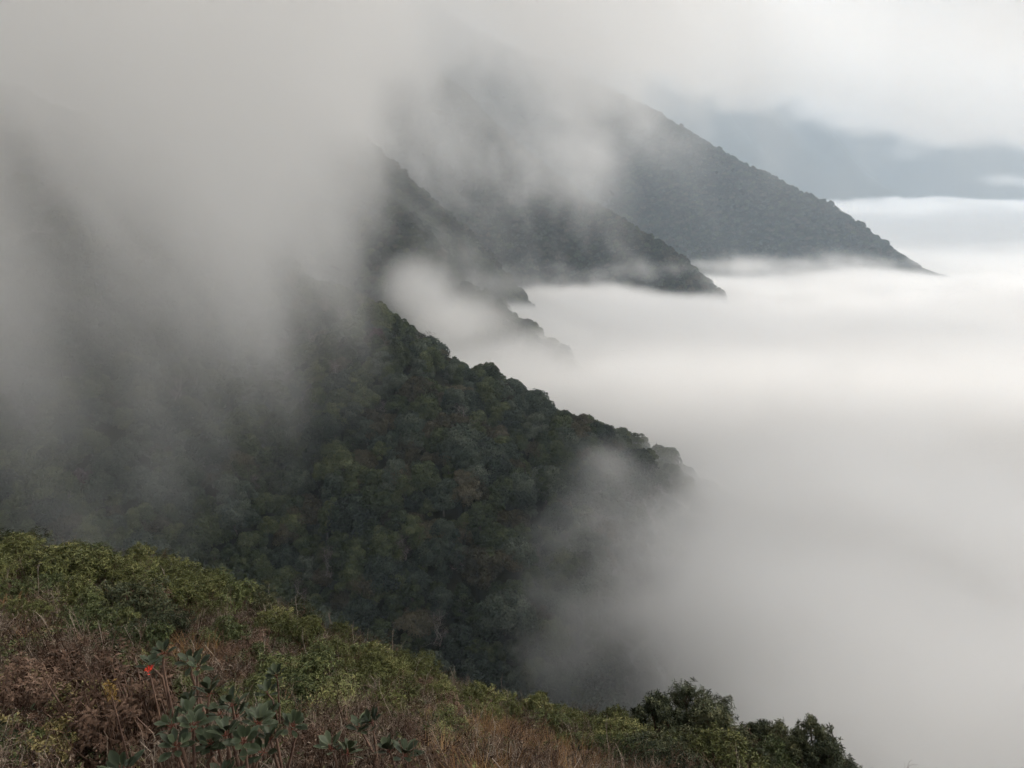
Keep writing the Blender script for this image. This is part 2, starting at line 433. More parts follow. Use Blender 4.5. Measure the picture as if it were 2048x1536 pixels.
# what the bank and the fog leave visible
clear = (pyy > 640 + 260 * np.clip((760 - pxx) / 760, 0, 1)) & (PT[:, 2] > fog_top(PT[:, 1]) - 45) & (pxx < 1500)
vis2 = visible(PT + [0, 0, 9], 90)
score = np.where(infrm & clear & vis2, np.array([p[3] for p in PROTO])[kind] * scale / dist, -1)
order = np.argsort(-score)
solo = order[:292]; solo = solo[score[solo] > 0]
is_solo = np.zeros(n, bool); is_solo[solo] = True
print('trees', n, 'solo', len(solo), 'dist', dist[solo].min(), dist[solo].max())
KT = {'domed_tree': 'dark green dome-crowned tree', 'billowy_tree': 'blue-green billowing tree', 'olive_tree': 'olive green round-crowned tree',
      'tall_tree': 'tall narrow green tree', 'flat_topped_tree': 'flat-topped olive tree', 'rusty_tree': 'thin rust-brown tree', 'bare_tree': 'leafless pale-twigged tree'}
COLS = [(150, 'at the left frame edge'), (330, 'above the red flower'), (520, 'left of the hanging wisps'), (700, 'under the hanging wisps'), (880, 'in the middle of the dark slope'),
        (1050, 'left of the fog'), (1230, 'at the torn fog edge'), (9999, 'inside the fog')]
ROWS = [(790, 'high up'), (900, 'upper slope'), (1010, 'mid slope'), (1130, 'lower slope'), (1260, 'deep down'), (9999, 'at the ravine bottom')]
def where_of(px, py, P):
    if px > 820 and py < 655 + .48 * (px - 830) + 75: 
        return 'on the crest skyline, ' + ('upper end' if px < 1000 else 'middle' if px < 1180 else 'lower end')
    return [w_ for m_, w_ in ROWS if py < m_][0] + ', ' + [w_ for m_, w_ in COLS if px < m_][0]
AREA = {}
def put_tree(i, label=None, group=None):
    cm, tm, nm, rr = PROTO[kind[i]]
    root = bpy.data.objects.new(nm, None); LINK(root)
    root.location = (PT[i, 0], PT[i, 1], PT[i, 2] - sink[i]); root.rotation_euler = (lean[i, 0], lean[i, 1], rotz[i]); root.scale = (scale[i],) * 3
    tr = bpy.data.objects.new('trunk', tm); LINK(tr); tr.parent = root; tr.location = (0, 0, 5)
    cr = bpy.data.objects.new('crown', cm); LINK(cr); cr.parent = root; cr.location = (0, 0, 5)
    a = where_of(pxx[i], pyy[i], PT[i]); q_ = scale[i] * rr / 5.5; sz = 'small' if q_ < .72 else 'large' if q_ > .98 else 'middling'
    tag(root, label or sz + ' ' + KT[nm] + ' ' + a, 'tree', group or sz + ' ' + nm.replace('_', ' ') + 's ' + a)
for i in solo: put_tree(i)

def scatter(name, protos, P, kinds, rot, scl, label, cat=None, gkind='stuff'):
    """one object whose points carry copies of a few meshes"""
    me = bpy.data.meshes.new(name); me.vertices.add(len(P)); me.vertices.foreach_set('co', np.asarray(P, np.float32).ravel())
    for an, tp, v in (('kind', 'INT', kinds.astype(np.int32)), ('scl', 'FLOAT', scl.astype(np.float32))):
        a = me.attributes.new(an, tp, 'POINT'); a.data.foreach_set('value', v)
    a = me.attributes.new('rot', 'FLOAT_VECTOR', 'POINT'); a.data.foreach_set('vector', rot.astype(np.float32).ravel())
    o = bpy.data.objects.new(name, me); LINK(o)
    ng = bpy.data.node_groups.new(name, 'GeometryNodeTree')
    ng.interface.new_socket('Geometry', in_out='INPUT', socket_type='NodeSocketGeometry')
    ng.interface.new_socket('Geometry', in_out='OUTPUT', socket_type='NodeSocketGeometry')
    N = ng.nodes; L = ng.links; gi = N.new('NodeGroupInput'); go = N.new('NodeGroupOutput'); J = N.new('GeometryNodeJoinGeometry')
    def attr(nm, tp):
        q = N.new('GeometryNodeInputNamedAttribute'); q.data_type = tp; q.inputs['Name'].default_value = nm; return q.outputs['Attribute']
    K, RO, SCL = attr('kind', 'INT'), attr('rot', 'FLOAT_VECTOR'), attr('scl', 'FLOAT')
    for k, meshes in enumerate(protos):
        cmpn = N.new('FunctionNodeCompare'); cmpn.data_type = 'INT'; cmpn.operation = 'EQUAL'
        ii = [s for s in cmpn.inputs if s.type == 'INT']; L.new(K, ii[0]); ii[1].default_value = k
        jj = N.new('GeometryNodeJoinGeometry')
        for mm in meshes:
            po = bpy.data.objects.new(mm.name + '_source', mm)      # a mesh holder for the node, never placed in the scene
            oi = N.new('GeometryNodeObjectInfo'); oi.inputs['Object'].default_value = po
            L.new(oi.outputs['Geometry'], jj.inputs[0])
        ip = N.new('GeometryNodeInstanceOnPoints')
        L.new(gi.outputs[0], ip.inputs['Points']); L.new(cmpn.outputs[0], ip.inputs['Selection']); L.new(jj.outputs[0], ip.inputs['Instance'])
        L.new(RO, ip.inputs['Rotation']); L.new(SCL, ip.inputs['Scale']); L.new(ip.outputs[0], J.inputs[0])
    L.new(J.outputs[0], go.inputs[0])
    m = o.modifiers.new('planting', 'NODES'); m.node_group = ng
    return tag(o, label, cat, kind=gkind)
rest = np.nonzero(~is_solo)[0]
Pr = PT[rest].copy(); Pr[:, 2] += 5 * scale[rest] - sink[rest]
rot = np.stack([lean[rest, 0], lean[rest, 1], rotz[rest]], 1)
# coarse crowns for the far ridges, where a crown is a few pixels wide
g = np.random.default_rng(150)
FARP = []
for i, kd in enumerate(('green', 'blue', 'olive')):
    A, cs = crown_acc(g, 5.8, 9.0, 16, 60, .8)
    FARP.append(A.build('distant_crown', [G[kd]], link=False, smooth=False).data)
far = dist[rest] > 1000
kk = np.where(far, len(PROTO) + (kind[rest] % 3), kind[rest])
scatter('forest', [[p[0], p[1]] for p in PROTO] + [[m_] for m_ in FARP], Pr, kk, rot, scale[rest],
        'closed evergreen forest cloaking the mountain spurs behind the nearest trees', 'forest')
print('forest', time.time() - T0)

# ------------------------------------------------------------------ foreground hillside plants
M_SHRUB = {
 'yellow': mat_leaf('shrub_yellowgreen', [(0.019,0.022,0.007), (0.052,0.059,0.020), (0.106,0.114,0.041), (0.183,0.175,0.069)], .6, .18, objvar=.3),
 'green':  mat_leaf('shrub_green', [(0.014,0.019,0.007), (0.037,0.050,0.019), (0.082,0.097,0.039), (0.151,0.161,0.060)], .6, .18, objvar=.3),
 'dark':   mat_leaf('shrub_dark', [(0.010,0.015,0.008), (0.027,0.034,0.018), (0.055,0.063,0.032), (0.110,0.108,0.053)], .6, .15, objvar=.3),
 'brown':  mat_leaf('shrub_brown', [(0.018,0.009,0.006), (0.043,0.026,0.017), (0.082,0.050,0.034), (0.146,0.097,0.070)], .8, .15, objvar=.35),
 'pale':   mat_leaf('shrub_pale', [(0.040,0.035,0.011), (0.097,0.084,0.030), (0.172,0.142,0.056), (0.252,0.210,0.091)], .6, .3, objvar=.3),
}
M_RHODO = mat_leaf('broad_leaf', [(0.011,0.016,0.008), (0.025,0.035,0.018), (0.053,0.067,0.037), (0.132,0.141,0.079)], .5, .2, objvar=.1)
M_STEM = mat_bark('shrub_stem', (0.057,0.030,0.021), (0.159,0.095,0.065), 12)
M_REDSTEM = mat_bark('red_petiole', (0.083,0.021,0.011), (0.141,0.040,0.021), 30)
M_GREYTWIG = mat_leaf('dry_twig', [(0.025,0.016,0.011), (0.070,0.048,0.036), (0.158,0.121,0.092), (0.297,0.250,0.202)], .8, .1, objvar=.12)
M_STRAW = mat_leaf('dry_grass', [(0.046,0.022,0.010), (0.099,0.049,0.018), (0.158,0.092,0.039), (0.224,0.150,0.071)], .7, .2, objvar=.4)
M_RED = mat_leaf('red_bloom', [(0.343,0.021,0.011), (0.572,0.038,0.016), (0.742,0.084,0.030)], .5, .3, objvar=.1)
M_YBLOOM = mat_leaf('yellow_plume', [(0.099,0.056,0.016), (0.182,0.114,0.033), (0.265,0.178,0.065)], .7, .1, objvar=.1)

def leaves(A, P, D, N, L, W, g, tint, droop=.25):
    """four-cornered folded leaves from P along D, upper side N"""
    n = len(P); S = unit(np.cross(D, N)); U = unit(np.cross(S, D))
    L = (L * g.uniform(.65, 1.2, n))[:, None]; W = L * W
    mid = P + D * L * .5 + U * L * .07
    V = np.stack([P, mid + S * W * .5, P + D * L - U * L * droop, mid - S * W * .5], 1).reshape(-1, 3)
    A.add(V, np.arange(n * 4).reshape(n, 4), np.repeat(np.clip(tint, 0, 1), 4))
def whorls(A, P, D, nl, L, W, g, t0, spread=1.0, droop=.25):
    """a ring of leaves round the end of every shoot"""
    n = len(P); a = unit(np.cross(D, g.normal(size=(n, 3)))); b = np.cross(D, a)
    th = (np.arange(nl)[None] * 2.4 + g.uniform(0, 6.28, (n, 1)))
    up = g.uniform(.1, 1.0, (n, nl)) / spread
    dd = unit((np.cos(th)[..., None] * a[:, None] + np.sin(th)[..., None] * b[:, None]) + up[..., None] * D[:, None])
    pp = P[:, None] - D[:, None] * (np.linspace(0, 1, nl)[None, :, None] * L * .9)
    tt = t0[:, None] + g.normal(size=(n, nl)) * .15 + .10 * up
    leaves(A, pp.reshape(-1, 3), dd.reshape(-1, 3), np.repeat(D, nl, 0), L, W, g, tt.ravel(), droop)
def shrub_proto(name, mat, g, R0, Hh, nshoot, nl, L, W, lobes=5, stems=9, mstem=None, gap=0.0):
    A = Acc(); S = Acc(); cs = []
    for i in range(lobes):
        th = i * 2.4 + g.uniform(-.4, .4); rr = R0 * .62 * math.sqrt((i + .3) / lobes)
        cs.append([rr * math.cos(th), rr * math.sin(th), Hh * g.uniform(.45, .72), R0 * g.uniform(.34, .55)])
    for c in cs:
        n = int(nshoot / lobes); d = unit(g.normal(size=(n, 3)) + [0, 0, .45]); 
        r = c[3] * (1 - .75 * g.random(n) ** 3) * (1 + .18 * np.sin(d[:, 0] * 9 + c[0] * 9) * np.sin(d[:, 1] * 8))
        P = np.array(c[:3]) + d * r[:, None] * [1, 1, .85]
        k = (P[:, 2] > .05) & (g.random(n) > gap); P, d = P[k], d[k]
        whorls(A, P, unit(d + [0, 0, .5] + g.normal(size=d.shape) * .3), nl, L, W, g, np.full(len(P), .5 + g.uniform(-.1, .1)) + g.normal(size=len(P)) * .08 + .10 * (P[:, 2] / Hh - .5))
        for q in P[:: max(1, len(P) // 22)]:
            base = np.array([c[0] * .25, c[1] * .25, 0]); m = base * .4 + q * .6 + g.normal(size=3) * .05; m[2] = q[2] * .5
            V, F = tube([base, m, q], [.012, .008, .003], 4); S.add(V, F, .5)
    # long shoots poking out of the outline
    fo = A.build(name + '_foliage', [mat], link=False, smooth=False); st = S.build(name + '_stem', [mstem or M_STEM], link=False)
    return (st.data, fo.data)
SP_ = {}
g = np.random.default_rng(400)
for nm, kd, kw in [
    ('yellow_green_shrub', 'yellow', dict(R0=.95, Hh=1.0, nshoot=620, nl=8, L=.085, W=.40, lobes=7)),
    ('yellow_green_shrub', 'yellow', dict(R0=.75, Hh=.85, nshoot=460, nl=8, L=.080, W=.38, lobes=5)),
    ('green_shrub', 'green', dict(R0=.90, Hh=1.05, nshoot=560, nl=8, L=.090, W=.42, lobes=6)),
    ('green_shrub', 'green', dict(R0=.65, Hh=.8, nshoot=380, nl=9, L=.075, W=.45, lobes=4)),
    ('dark_shrub', 'dark', dict(R0=.85, Hh=.95, nshoot=520, nl=8, L=.080, W=.42, lobes=6, gap=.15)),
    ('brown_shrub', 'brown', dict(R0=.75, Hh=.75, nshoot=340, nl=7, L=.070, W=.34, lobes=6, gap=.25)),
    ('pale_shrub', 'pale', dict(R0=.45, Hh=.60, nshoot=150, nl=7, L=.055, W=.62, lobes=6, gap=.2)),
    ('long_leaved_shrub', 'yellow', dict(R0=.55, Hh=.62, nshoot=170, nl=9, L=.115, W=.25, lobes=5, gap=.1)),
]:
    SP_.setdefault(nm, []).append(shrub_proto(nm, M_SHRUB[kd], g, **kw))
LAB = {'yellow_green_shrub': 'yellow-green shrub', 'green_shrub': 'mid green shrub', 'dark_shrub': 'dark thinly leaved shrub',
       'brown_shrub': 'brown half-dead shrub', 'pale_shrub': 'straggly pale-leaved shrub', 'long_leaved_shrub': 'bright long-leaved shrub'}
def put_plant(nm, variant, p, s, rz, label, group=None, cat='shrub', lean=(0, 0)):
    st, fo = SP_[nm][variant % len(SP_[nm])]
    root = bpy.data.objects.new(nm, None); LINK(root); root.location = p; root.rotation_euler = (lean[0], lean[1], rz); root.scale = (s,) * 3 if np.ndim(s) == 0 else s
    for n_, d_ in (('stem', st), ('foliage', fo)):
        q = bpy.data.objects.new(n_, d_); LINK(q); q.parent = root
    return tag(root, label, cat, group)
def inpoly(px, py, poly):
    c = False; j = len(poly) - 1
    for i in range(len(poly)):
        (xi, yi), (xj, yj) = poly[i], poly[j]
        if (yi > py) != (yj > py) and px < (xj - xi) * (py - yi) / (yj - yi) + xi: c = not c
        j = i
    return c
ZON = [
 # name, polygon in which the photo shows such bushes, spacing m, [(kind, weight)], scale, place words, most
 ([(-90,1085),(120,1095),(330,1135),(520,1200),(660,1265),(780,1320),(870,1370),(800,1400),(690,1370),(560,1290),(430,1255),(300,1260),(160,1240),(60,1190),(-90,1185)], 1.0,
  [('yellow_green_shrub',.55),('green_shrub',.27),('dark_shrub',.10),('brown_shrub',.08)], (.70,1.12), 'along the brow'),
 ([(150,1250),(330,1265),(450,1290),(560,1310),(500,1350),(330,1330),(220,1310)], 1.1, [('dark_shrub',.45),('green_shrub',.35),('brown_shrub',.2)], (.45,.75), 'in the dip'),
 ([(520,1350),(640,1360),(700,1410),(640,1450),(540,1430)], .62, [('long_leaved_shrub',.7),('green_shrub',.3)], (.55,.75), 'in mid scrub'),
 ([(700,1385),(860,1385),(1010,1425),(1060,1455),(900,1470),(760,1450)], .85, [('yellow_green_shrub',.45),('brown_shrub',.25),('long_leaved_shrub',.3)], (.5,.8), 'on the middle brow'),
 ([(1080,1440),(1180,1440),(1290,1480),(1340,1560),(1230,1560),(1190,1500),(1080,1480)], .75, [('green_shrub',.5),('yellow_green_shrub',.4),('dark_shrub',.1)], (.55,.85), 'on the right brow'),
 ([(1300,1500),(1480,1500),(1700,1545),(1760,1580),(1300,1580)], .9, [('dark_shrub',.5),('green_shrub',.35),('yellow_green_shrub',.15)], (.7,1.0), 'at the lower right'),
 ([(-60,1390),(120,1385),(260,1420),(250,1560),(-60,1560)], .62, [('pale_shrub',.75),('brown_shrub',.25)], (.55,.9), 'in the lower left scrub'),
 ([(-60,1250),(130,1260),(330,1340),(250,1380),(-60,1370)], 1.3, [('brown_shrub',.55),('pale_shrub',.45)], (.4,.65), 'on the reddish slope'),
 ([(330,1330),(520,1340),(560,1400),(620,1500),(640,1560),(560,1560),(300,1400)], .9, [('green_shrub',.4),('brown_shrub',.3),('pale_shrub',.3)], (.3,.5), 'between the broad leaves'),
 ([(0,1180),(130,1200),(260,1270),(200,1300),(0,1260)], 1.2, [('green_shrub',.4),('dark_shrub',.3),('yellow_green_shrub',.3)], (.4,.6), 'below the left brow'),
 ([(700,1480),(1150,1490),(1200,1560),(700,1560)], .95, [('long_leaved_shrub',.45),('brown_shrub',.35),('green_shrub',.2)], (.3,.5), 'at the bottom edge'),
]
g = np.random.default_rng(21); placed = []; shrub_xy = []
for zi, (poly, sp_, kinds_, (s0, s1), words_) in enumerate(ZON):
    px0, py0 = np.min(poly, 0); px1, py1 = np.max(poly, 0); got = []
    for _ in range(2600):
        a, b = g.uniform(px0, px1), g.uniform(py0, py1)
        if not inpoly(a, b, poly): continue
        p = ground_at(a, b)
        if p is None or np.linalg.norm(p) > 34 or (p[1] < 2.6): continue
        if any(np.hypot(*(p - q)[:2]) < sp_ * .85 for q in got): continue
        got.append(p)
    for p in got:
        nm = kinds_[g.choice(len(kinds_), p=[k[1] for k in kinds_])][0]
        s = g.uniform(s0, s1)
        placed.append((nm, p, s, words_)); shrub_xy.append((p[0], p[1], s))
    print('shrub zone', zi, len(got))
SC_ = [(90, 'at the left frame edge'), (230, 'above the yellow plume'), (370, 'above the red flower'), (500, 'above the broad-leaved clump'), (640, 'left of centre'), (760, 'near the brow bend'),
       (880, 'below the dark forest'), (1010, 'left of the sapling'), (1120, 'around the sapling'), (1240, 'left of the small trees'), (1400, 'under the tallest small tree'), (1540, 'between the small trees'), (9999, 'at the end of the brow')]
for nm, p, s, words_ in placed:
    p = p.copy(); p[2] -= .08
    u1, v1, f1 = project(p + [0, 0, .4]); sz = 'small ' if s < .62 else 'large ' if s > .95 else ''
    tl = sz + LAB[nm] + ' ' + words_.split(' of ')[0].split(' over ')[0].split(' above the broad')[0] + ', ' + [w_ for m_, w_ in SC_ if u1 < m_][0]
    put_plant(nm, int(g.integers(4)), p, s, g.uniform(0, 6.28), tl, sz + nm.replace('_', ' ') + 's ' + words_, lean=tuple(g.normal(size=2) * .1))

# ---- a leafy small tree: trunk, forking limbs, airy crown of whorls
def small_tree(name, seed, base, Hh, Rr, mat, label, nsh=16, L=.075, W=.36, lobes=9, dense=1.0, cat='tree'):
    g = np.random.default_rng(seed); T = Acc(); A = Acc()
    top = np.array([g.normal() * .1, g.normal() * .1, Hh * .35])
    V, F = tube([[0, 0, -.2], top * .5 + [.04, .03, 0], top], [.045, .035, .028], 7); T.add(V, F)
    for i in range(lobes):
        th = i * 2.4 + g.uniform(-.5, .5); r = Rr * math.sqrt((i + .4) / lobes) * .8
        c = np.array([r * math.cos(th), r * math.sin(th), Hh * (.92 - .42 * (r / Rr) ** 1.3) + g.normal() * .05 * Hh])
        m = top * .5 + c * .5 + g.normal(size=3) * .08
        V, F = tube([top * g.uniform(.6, 1), m, c], [.024, .015, .008], 5); T.add(V, F)
        for _ in range(int(nsh * dense)):
            d = unit(g.normal(size=3) + [0, 0, .55]); e = c + d * Rr * g.uniform(.12, .36)
            V, F = tube([m + (c - m) * g.uniform(.3, 1), (c + e) / 2 + g.normal(size=3) * .03, e], [.008, .005, .003], 4); T.add(V, F)
            k = 6; P = e + g.normal(size=(k, 3)) * .055 * Rr / .9
            whorls(A, P, unit(d + g.normal(size=(k, 3)) * .5), 7, L, W, g, np.full(k, .5 + g.uniform(-.16, .16)))
    root = bpy.data.objects.new(name, None); LINK(root); root.location = base
    T.build('trunk', [M_STEM], root); A.build('crown', [mat], root, smooth=False)
    return tag(root, label, cat)
def gp(px, py, far=40):
    p = ground_at(px, py, far)
    return p if p is not None else at_d(px, py, 15)
def brow_pt(px, d):
    """ground point in picture column px at level distance d"""
    r = ray(px, 1450); h = r[:2] / np.linalg.norm(r[:2]); x, y = h * d
    return np.array([x, y, float(Hs(x, y))])
def top_to(px, py, d):
    """height a plant at column px, level distance d needs to reach picture row py"""
    b = brow_pt(px, d); hy = b[1]
    return b, at_y(px, py, hy)[2] - b[2]
for name, px, py, d, Rr, mat, lab, seed, dn in [
    ('small_tree', 1385, 1395, 13.5, .95, M_SHRUB['dark'], 'dark small tree with an open airy top rising tallest above the brow', 501, 1.3),
    ('small_tree', 1315, 1400, 13.2, .62, M_SHRUB['dark'], 'dense dark bushy tree touching the left side of the tallest small tree', 502, 1.5),
    ('small_tree', 1430, 1440, 12.8, .80, M_SHRUB['dark'], 'dark leafy tree sloping away on the right of the tallest small tree', 503, 1.3),
    ('small_tree', 1518, 1446, 14.0, .50, M_SHRUB['dark'], 'thin dark small tree with a pointed top between the two clumps', 504, .9),
    ('small_tree', 1570, 1462, 13.6, .62, M_SHRUB['dark'], 'green and rusty small tree in the middle of the lowest clump', 505, 1.1),
    ('small_tree', 1634, 1452, 13.8, .60, M_SHRUB['dark'], 'last small tree on the right, open branches against the fog', 506, .9),
    ('small_tree', 1480, 1490, 13.0, .60, M_SHRUB['brown'], 'low brownish small tree in the gap between the dark trees', 507, 1.0),
    ('small_tree', 1660, 1500, 13.2, .60, M_SHRUB['dark'], 'low dark small tree at the very end of the brow', 508, 1.0),
    ('sapling', 1075, 1388, 15.2, .42, M_SHRUB['yellow'], 'yellowish sapling with a thin bent trunk standing on the brow', 509, .8)]:
    b, hh = top_to(px, py, d)
    print(name, px, round(hh, 2), b.round(1))
    small_tree(name, seed, b, max(hh, .9), Rr, mat, lab, dense=dn)

# ---- broad-leaved evergreen shrubs close to the camera
def blade(P, D, N, L, W, g):
    """one thick oblong leaf: 3 x 6 grid, folded along the midrib and arched"""
    S = unit(np.cross(D, N)); U = unit(np.cross(S, D)); t = np.linspace(0, 1, 7)
    wd = W * np.array([.10, .42, .78, .98, 1.0, .74, .10]) * .5
    arch = g.uniform(-.02, .22); V = []
    for k in range(7):
        c = P + D * L * t[k] - U * L * arch * t[k] ** 2
        V += [c - S * wd[k] + U * wd[k] * .30, c, c + S * wd[k] + U * wd[k] * .30]
    F = [[k * 3 + j, k * 3 + j + 1, k * 3 + j + 4, k * 3 + j + 3] for k in range(6) for j in range(2)]
    T = np.tile([.62, .35, .62], 7) + np.repeat([.2, .05, 0, 0, 0, .05, .2], 3)
    return np.array(V), np.array(F), T
def rosette_shrub(px, py, d, heads, label, seed, Hh, spread, L=.088, yellow=0.0):
    g = np.random.default_rng(seed); b = brow_pt(px, 1.0)
    top = at_d(px, py, d); base = np.array([top[0], top[1], float(Hs(top[0], top[1]))]); hz_ = top[2] - base[2]
    root = bpy.data.objects.new('broad_leaved_shrub', None); LINK(root); root.location = base
    S = Acc(); 
    for i in range(heads):
        r = spread * math.sqrt((i + .2) / heads); th = i * 2.4 + g.uniform(-.4, .4)
        e = np.array([r * math.cos(th) * 1.1, r * math.sin(th) * .8, hz_ * (1.0 - .45 * (r / max(spread, .01)) * g.random()) - .0])
        fork = np.array([e[0] * .35, e[1] * .35, e[2] * .45]) + g.normal(size=3) * .03
        V, F = tube([[0, 0, -.05], fork, e * .8 + fork * .2 + g.normal(size=3) * .015, e], [.013, .010, .007, .006], 6); S.add(V, F, .5)
        A = Acc(); Pt = Acc(); ax = unit(np.array([e[0] * .6, e[1] * .6, .55]) + g.normal(size=3) * .15); a = unit(np.cross(ax, [.3, .5, .1])); bb = np.cross(ax, a)
        nl = int(g.integers(9, 14)); ph = g.uniform(0, 6.28)
        for k in range(nl):
            th2 = ph + k * 2.4; el = .4 + 1.4 * (k / nl) ** 1.2
            D = unit(math.cos(th2) * a + math.sin(th2) * bb + ax * el)
            P = e + ax * (.035 * k / nl - .02) + D * .012
            V, F, T = blade(P + D * .012, D, ax, L * g.uniform(.75, 1.1) * (1 - .25 * k / nl), L * .41 * g.uniform(.85, 1.15), g)
            A.add(V, F, np.clip(T * .75 + g.normal() * .08 + yellow, 0, 1))
            V, F = tube([e, P + D * .015], [.0024, .0018], 4); Pt.add(V, F, .5)
        fo = A.build('leaf_rosette', [M_RHODO], root); Pt.build('petiole', [M_REDSTEM], fo)
    S.build('stem', [M_STEM], root)
    return tag(root, label, 'shrub')
rosette_shrub(315, 1310, 5.2, 2, 'broad-leaved shrub with pale leaves on bare forked stems beside the red flower', 601, .8, .10)
rosette_shrub(380, 1300, 5.3, 2, 'upper broad-leaved shrub, two leaf rosettes standing above the dark clump', 602, .8, .09)
rosette_shrub(405, 1375, 4.6, 4, 'broad-leaved shrub at the top of the large dark green clump', 603, .8, .16)
rosette_shrub(450, 1410, 4.5, 6, 'densest broad-leaved shrub, dark leaves in the middle of the clump', 604, .7, .21)
rosette_shrub(370, 1430, 4.3, 4, 'broad-leaved shrub with large blue-green leaves on the left side of the clump', 605, .7, .17)
rosette_shrub(470, 1470, 4.3, 4, 'broad-leaved shrub low in the clump with reddish leaf stalks', 606, .6, .16)
rosette_shrub(565, 1440, 4.8, 3, 'broad-leaved shrub with grey-green leaves just right of the clump', 607, .6, .17)
rosette_shrub(680, 1490, 4.7, 2, 'yellow-green broad-leaved shrub standing alone in brown scrub', 608, .6, .09, yellow=.2)
rosette_shrub(735, 1445, 6.0, 2, 'small dull broad-leaved shrub half buried in brown scrub', 609, .5, .10, L=.12)
rosette_shrub(235, 1530, 3.9, 2, 'broad-leaved shrub of which only the top leaves reach the frame', 610, .5, .06)
rosette_shrub(795, 1500, 5.4, 2, 'dusky broad-leaved shrub among twigs at the bottom edge', 611, .5, .12, L=.11)
rosette_shrub(545, 1345, 7.0, 2, 'slender broad-leaved seedling below the brow bushes', 612, .5, .10, L=.11)

# ---- flower stalks and lone dry stalks
def stalk(name, px, py, d, label, mat, seed, rr, n, L, cat, length=.05):
    g = np.random.default_rng(seed); top = at_d(px, py, d); base = np.array([top[0], top[1], float(Hs(top[0], top[1]))]); h = top[2] - base[2]
    root = bpy.data.objects.new(name, None); LINK(root); root.location = base
    S = Acc(); V, F = tube([[0, 0, -.05], [.02, .01, h * .5], [0, 0, h]], [.006, .005, .004], 5); S.add(V, F)
    S.build('stalk', [M_STEM], root)
    A = Acc(); P = np.array([0, 0, h]) + np.stack([g.normal(size=n) * rr, g.normal(size=n) * rr, g.uniform(-length, length, n)], 1)
    D = unit(g.normal(size=(n, 3)) + [0, 0, .6]); leaves(A, P, D, unit(g.normal(size=(n, 3))), L, .5, g, g.random(n), .3)
    A.build('flower_head', [mat], root, smooth=False)
    return tag(root, label, cat)
stalk('flower_stalk', 298, 1340, 4.5, 'single bright red flower on a thin brown stalk', M_RED, 701, .006, 24, .018, 'flower', .02)
stalk('flower_stalk', 222, 1385, 4.6, 'yellow-brown flower plume standing in the scrub at lower left', M_YBLOOM, 702, .012, 90, .020, 'flower', .06)
stalk('flower_stalk', 440, 1190, 21, 'orange tuft of dry blossom below the brow bushes', M_STRAW, 703, .12, 90, .10, 'flower', .12)
def dry_bush(px, py, d, label, seed, Hh):
    g = np.random.default_rng(seed); p = gp(px, py)
    A, tips = bare_acc(g, Hh, Hh * .4, 5, 4, 3, .009)
    v = np.concatenate(A.V); A.V = [v * [1, 1, 1]]; A.T = [np.concatenate(A.T)]
    for k in A.F: pass
    o = A.build('leafless_shrub', [M_GREYTWIG]); o.location = p + [0, 0, .0]
    for i in (): pass
    return tag(o, label, 'shrub')

# ---- the mat of dry scrub: twigs, dead fern, grass and seedlings too many to count
def tuft_twigs(g, n=26, Hh=.5, mat=None):
    A = Acc()
    for _ in range(n):
        a = g.uniform(0, 6.28); r = g.uniform(0, .22); b = np.array([r * math.cos(a), r * math.sin(a), -.05])
        d = unit(np.array([math.cos(a) * g.uniform(0, .8), math.sin(a) * g.uniform(0, .8), 1.])); L = Hh * g.uniform(.45, 1.1)
        q = b + d * L * .5 + g.normal(size=3) * .03; e = q + unit(d + g.normal(size=3) * .35) * L * .5
        t = g.random(); V, F = tube([b, q, e], [.0045, .0035, .0018], 3); A.add(V, F, t)
        for _ in range(4):
            s0 = q + (e - q) * g.random(); s1 = s0 + unit(d + g.normal(size=3) * .9) * L * g.uniform(.12, .35); s2 = s1 + unit(g.normal(size=3) + d) * L * .12
            V, F = tube([s0, s1, s2], [.0024, .0018, .0010], 3); A.add(V, F, t)
    # a few withered leaves hanging on
    P = g.normal(size=(70, 3)) * [.17, .17, .12] + [0, 0, Hh * .5]; D = unit(g.normal(size=(70, 3)))
    leaves(A, P, D, unit(g.normal(size=(70, 3))), .045, .4, g, g.random(70) * .8, .5)
    return A
def tuft_blades(g, n, Hh, wd, splay, curl):
    A = Acc()
    for _ in range(n):
        a = g.uniform(0, 6.28); r = g.uniform(0, .16); b = np.array([r * math.cos(a), r * math.sin(a), -.03])
        o = np.array([math.cos(a + g.normal() * .5), math.sin(a + g.normal() * .5), 0]); L = Hh * g.uniform(.5, 1.15); s = np.cross(o, [0, 0, 1.]); k = 5; V = []
        for i in range(k):
            t = i / (k - 1); c = b + o * L * splay * t ** 1.5 + np.array([0, 0, L * (t - curl * t * t)]); w_ = wd * (1 - t) ** .6 + .0008
            V += [c - s * w_, c + s * w_]
        A.add(np.array(V), np.array([[2 * i, 2 * i + 1, 2 * i + 3, 2 * i + 2] for i in range(k - 1)]), g.random())
    return A
def tuft_fern(g, n, Hh):
    """withered fronds: curled midrib with narrow side leaflets"""
    A = Acc()
    for _ in range(n):
        a = g.uniform(0, 6.28); o = np.array([math.cos(a), math.sin(a), 0]); L = Hh * g.uniform(.6, 1.1); t = np.linspace(.1, 1, 16)
        c = np.stack([o[0] * L * t * .9, o[1] * L * t * .9, L * (t * .9 - t * t * g.uniform(.6, 1.1))], 1) + [g.normal() * .06, g.normal() * .06, .0]
        s = np.cross(o, [0, 0, 1.]); tt = g.random()
        for sg in (-1, 1):
            D = unit(s * sg + o * .6 + g.normal(size=(16, 3)) * .3); leaves(A, c, D, np.tile([0, 0, 1.], (16, 1)), .055 * Hh / .4, .24, g, np.full(16, tt) + g.normal(size=16) * .1, .5)
    return A
